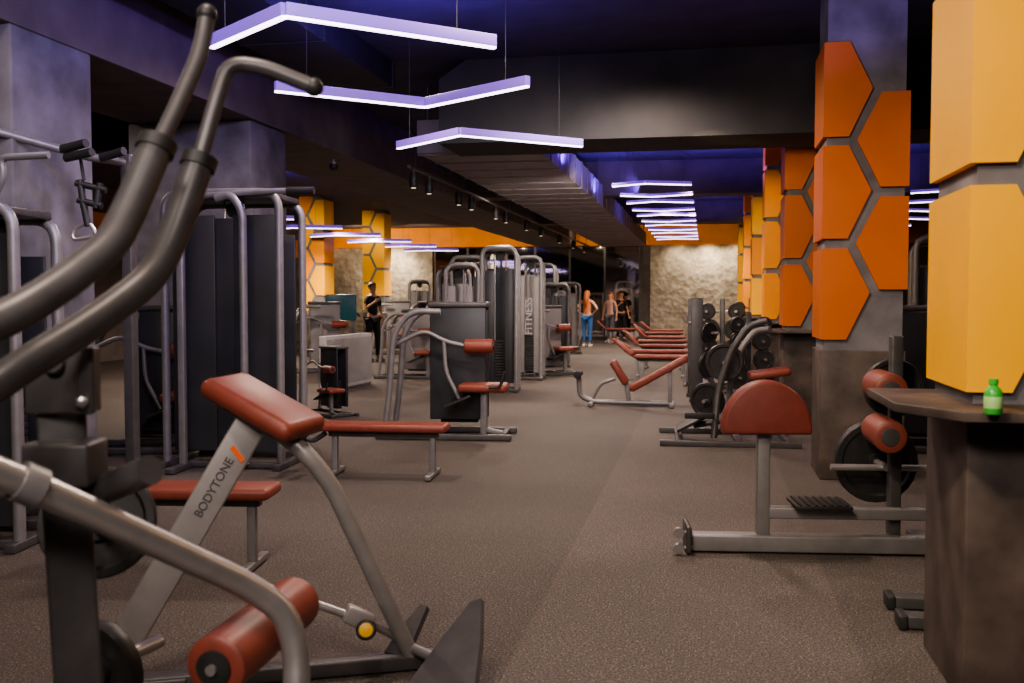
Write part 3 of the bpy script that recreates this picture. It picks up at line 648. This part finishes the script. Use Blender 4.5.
for i, z in enumerate((.99, .73)):
    rr = t.part('roller_pad', M().roller(L3(.64, -.30, z), L3(.68, .10, z), .092, 24), 'red')
    t.part('roller_cap', M().lathe(L3(.64, -.30, z), uy*-1, [(.05, -.003), (.05, .008), (.025, .012)], 18), 'fdark', rr)
    t.part('roller_axle', M().tube([L3(.68, .08, z), L3(.77, .05, z)], .015, 8), 'chrome')
t.part('load_peg', M().tube([L3(.42, .12, .49), L3(1.1, .12, .49)], .02, 12), 'chrome')
for (x, y, z, rr) in ((.73, .28, .50, .25), (.75, .36, .50, .25), (.84, .32, .95, .18)):
    t.part('weight_plate', M().plate(L3(x, y, z), uy, rr, .05), 'iron')
for (x, z) in ((.73, .50), (.82, .95)): t.part('plate_peg', M().tube([L3(x, .05, z), L3(x, .42, z)], .022, 10), 'chrome')
p = P(922, 628)
t = T('low_machine_frame', 'black steel frame feet poking out left of the nearest pillar base', 'machine base', (p.x, p.y, 0), 0)
for y in (0, .3):
    t.part('foot_rail', M().beam((-.10, y, .035), (.9, y, .035), .09, .06), 'fdark')
    t.part('rubber_foot', M().box((-.09, y, .035), (.04, .12, .07), None, .01), 'black')
t.part('cross_rail', M().beam((.8, 0, .09), (.8, .3, .09), .07, .06).beam((.8, .15, .09), (.8, .15, .6), .07, .07), 'fdark')
tower('hooped weight machine in the right hall, seen between the two nearest pillars', (2.75, 12.4, 0), R(-5), .7, .45, 2.2)
leg_machine('seated machine in the right hall behind the second pillar', V((2.15, 10.5, 0)), R(180), 'shroud')
tower('distant weight machine in the right hall near the third pillar', (2.6, 16.5, 0), R(-5), .7, .45, 2.2, 'pgrey')
p = P(993, 414, 1.115)
t = T('drink_bottle', 'small bright green plastic bottle on the dark pillar shelf', 'bottle', p)
t.part('bottle_body', M().lathe((0, 0, 0), (0, 0, 1), [(.026, 0), (.029, .004), (.029, .07), (.024, .082), (.013, .094), (.013, .1)], 22), 'green')
t.part('bottle_label', M().lathe((0, 0, .02), (0, 0, 1), [(.0292, 0), (.0296, .001), (.0296, .038), (.0292, .039)], 22), 'lightg')
t.part('bottle_cap', M().lathe((0, 0, .1), (0, 0, 1), [(.015, 0), (.015, .016), (.012, .018)], 18), 'green')
t = T('ceiling_camera', 'small round security camera under the left soffit', 'camera', (-4.9, 12.7, 3.35))
t.part('mount', M().tube([(0, 0, 0), (0, 0, -.06)], .05, 14), 'fgrey')
t.part('dome', M().ball((0, 0, -.09), .06), 'black')
# ------------------------------------------------------------------ people
def skin(name, verts, edges, material, parent, sub=2):
    me = bpy.data.meshes.new(name); me.from_pydata([v[0] for v in verts], edges, [])
    o = bpy.data.objects.new(name, me); C.objects.link(o)
    o.modifiers.new('s', 'SKIN'); sm = o.modifiers.new('d', 'SUBSURF'); sm.levels = sub; sm.render_levels = sub
    for i, v in enumerate(verts):
        d = me.skin_vertices[0].data[i]; r = v[1]; d.radius = (r, r) if not isinstance(r, tuple) else r; d.use_root = (i == 0)
    dg = bpy.context.evaluated_depsgraph_get(); nm = bpy.data.meshes.new_from_object(o.evaluated_get(dg))
    bpy.data.objects.remove(o)
    nm.materials.clear(); nm.materials.append(MT[material]); nm.polygons.foreach_set('use_smooth', [True]*len(nm.polygons))
    return nm
def link_mesh(name, me, parent):
    o = bpy.data.objects.new(name, me); C.objects.link(o); o.parent = parent; return o
def join_meshes(name, ms):
    bm = bmesh.new()
    for m_ in ms: bm.from_mesh(m_)
    me = bpy.data.meshes.new(name); bm.to_mesh(me); bm.free(); me.materials.append(ms[0].materials[0])
    me.polygons.foreach_set('use_smooth', [True]*len(me.polygons)); return me
def person(label, loc, rz, sc, skm, top, bottom, hair, arms, long_hair=True, step=.0, sleeves=False):
    t = T('person', label, 'person', loc, rz); t.o.scale = (sc,)*3
    leg = lambda s: [((s*.09, 0, .90), .088), ((s*.105, -.015-s*step*.5, .50), .058), ((s*.105, .01-s*step, .10), .038), ((s*.115, -.13-s*step, .04), .03)]
    vs = [((0, 0, .96), (.125, .1)), ((0, 0, 1.09), (.105, .08)), ((0, 0, 1.28), (.13, .095)), ((0, .01, 1.42), (.075, .06)), ((0, .005, 1.49), .047), ((0, -.012, 1.555), .062), ((0, -.008, 1.62), .083), ((0, 0, 1.675), .062)]
    es = [(i, i+1) for i in range(7)]
    wr = {}
    for s in (-1, 1):
        k = len(vs); el, w = arms[s]
        vs += [((s*.165, .005, 1.395), .052), (el, .037), (w, .025)]
        d = (V(w)-V(el)).normalized(); pm = V(w)+d*.06; vs.append((tuple(pm), (.036, .018))); es += [(3, k), (k, k+1), (k+1, k+2), (k+2, k+3)]
        wr[s] = (pm, d)
        k = len(vs); vs += leg(s); es += [(0, k), (k, k+1), (k+1, k+2), (k+2, k+3)]
    body = [skin('body', vs, es, skm, None)]
    for s in (-1, 1):
        pm, d = wr[s]; sd = d.cross(V((0, -1, 0))).normalized() if abs(d.y) < .9 else V((1, 0, 0)); nn = sd.cross(d)
        for f, (o_, ln) in enumerate(((-.028, .07), (-.010, .08), (.010, .075), (.027, .06))):
            a_ = pm+sd*o_; b_ = a_+d*ln*.55+nn*.008; c_ = a_+d*ln+nn*.03
            body.append(skin('f', [(tuple(a_), .010), (tuple(b_), .009), (tuple(c_), .007)], [(0, 1), (1, 2)], skm, None, 1))
        a_ = pm-d*.03+sd*-.02; body.append(skin('f', [(tuple(a_), .011), (tuple(a_-sd*.03+d*.03), .010), (tuple(a_-sd*.038+d*.06), .008)], [(0, 1), (1, 2)], skm, None, 1))
    me = join_meshes('body', body)
    m = M(); m.bm.from_mesh(me); m.ball((0, -.095, 1.605), .014, (1, 1.3, 1.4), 8)
    for s in (-1, 1): m.ball((s*.083, 0, 1.61), .02, (.5, 1, 1.4), 8)
    t.part('body', m, skm)
    for s in (-1, 1): t.part('eye', M().ball((s*.03, -.088, 1.625), .009, seg=8), 'cblack')
    t.part('mouth', M().ball((0, -.082, 1.567), .014, (1.4, .5, .4), 8), 'red')
    ts = [((0, 0, .98), (.135, .112)), ((0, 0, 1.09), (.118, .092)), ((0, 0, 1.28), (.143, .11)), ((0, .01, 1.40), (.09, .07))]; te = [(0, 1), (1, 2), (2, 3)]
    for s in (-1, 1):
        q = len(ts); ts.append(((s*.16, .005, 1.39), .063)); te.append((3, q))
        if sleeves: el = V(arms[s][0]); ts.append((tuple(V((s*.165, 0, 1.39)).lerp(el, .7)), .052)); te.append((q, q+1))
    link_mesh('shirt', skin('shirt', ts, te, top, None), t.o)
    bs = [((0, 0, .98), (.132, .11))]; be = []
    for s in (-1, 1):
        l = leg(s); q = len(bs); bs += [(l[0][0], .099), (l[1][0], .068), ((l[2][0][0], l[2][0][1], .13), .05)]; be += [(0, q), (q, q+1), (q+1, q+2)]
    link_mesh('trousers', skin('trousers', bs, be, bottom, None), t.o)
    for s in (-1, 1):
        l = leg(s); y = l[3][0][1]
        t.part('shoe', M().box((s*.11, y+.07, .045), (.09, .26, .09), None, .03), 'white' if bottom != 'cblack' else 'cgrey')
    m = M().ball((0, .015, 1.65), .095, (1, 1.05, 1.0), 14)
    for v in m.bm.verts:
        if v.co.y < -.02 and v.co.z < 1.68: v.co.y = -.02
    if long_hair: m.tube([(0, .06, 1.65), (0, .10, 1.5), (0, .11, 1.36), (0, .10, 1.24)], [.075, .085, .075, .03], 12)
    t.part('hair', m, hair)
hips = {s: ((s*.34, .07, 1.17), (s*.19, -.02, 1.03)) for s in (-1, 1)}
down = {s: ((s*.235, .03, 1.13), (s*.25, -.04, .88)) for s in (-1, 1)}
raise_ = {-1: ((-.26, -.06, 1.16), (-.14, -.22, 1.3)), 1: ((.24, .02, 1.13), (.26, -.06, .9))}
p = P(373, 362); person('person in black shirt and trousers standing beyond the low partition', p, R(60), 1.08, 'skin2', 'cblack', 'cblack', 'hairb', raise_, False, .05, True)
p = P(587, 347); person('person with long copper hair, orange top and blue leggings, hands on hips', p, R(170), 1.0, 'skin', 'corange', 'cblue', 'hairr', hips, True, .06)
p = P(610, 343); person('person in pale pink top and dark leggings beside the far bench', p, R(-20), .98, 'skin', 'cpink', 'cgrey', 'hairr', down, True, .1)
p = P(621, 341); person('person in dark clothes standing nearest the stone wall', p, R(30), 1.0, 'skin', 'cblack', 'cblack', 'hairb', raise_, False, .04, True)
# ------------------------------------------------------------------ world
w = bpy.data.worlds.new('world'); bpy.context.scene.world = w; w.use_nodes = True
w.node_tree.nodes['Background'].inputs[0].default_value = (.25, .22, .35, 1); w.node_tree.nodes['Background'].inputs[1].default_value = .05
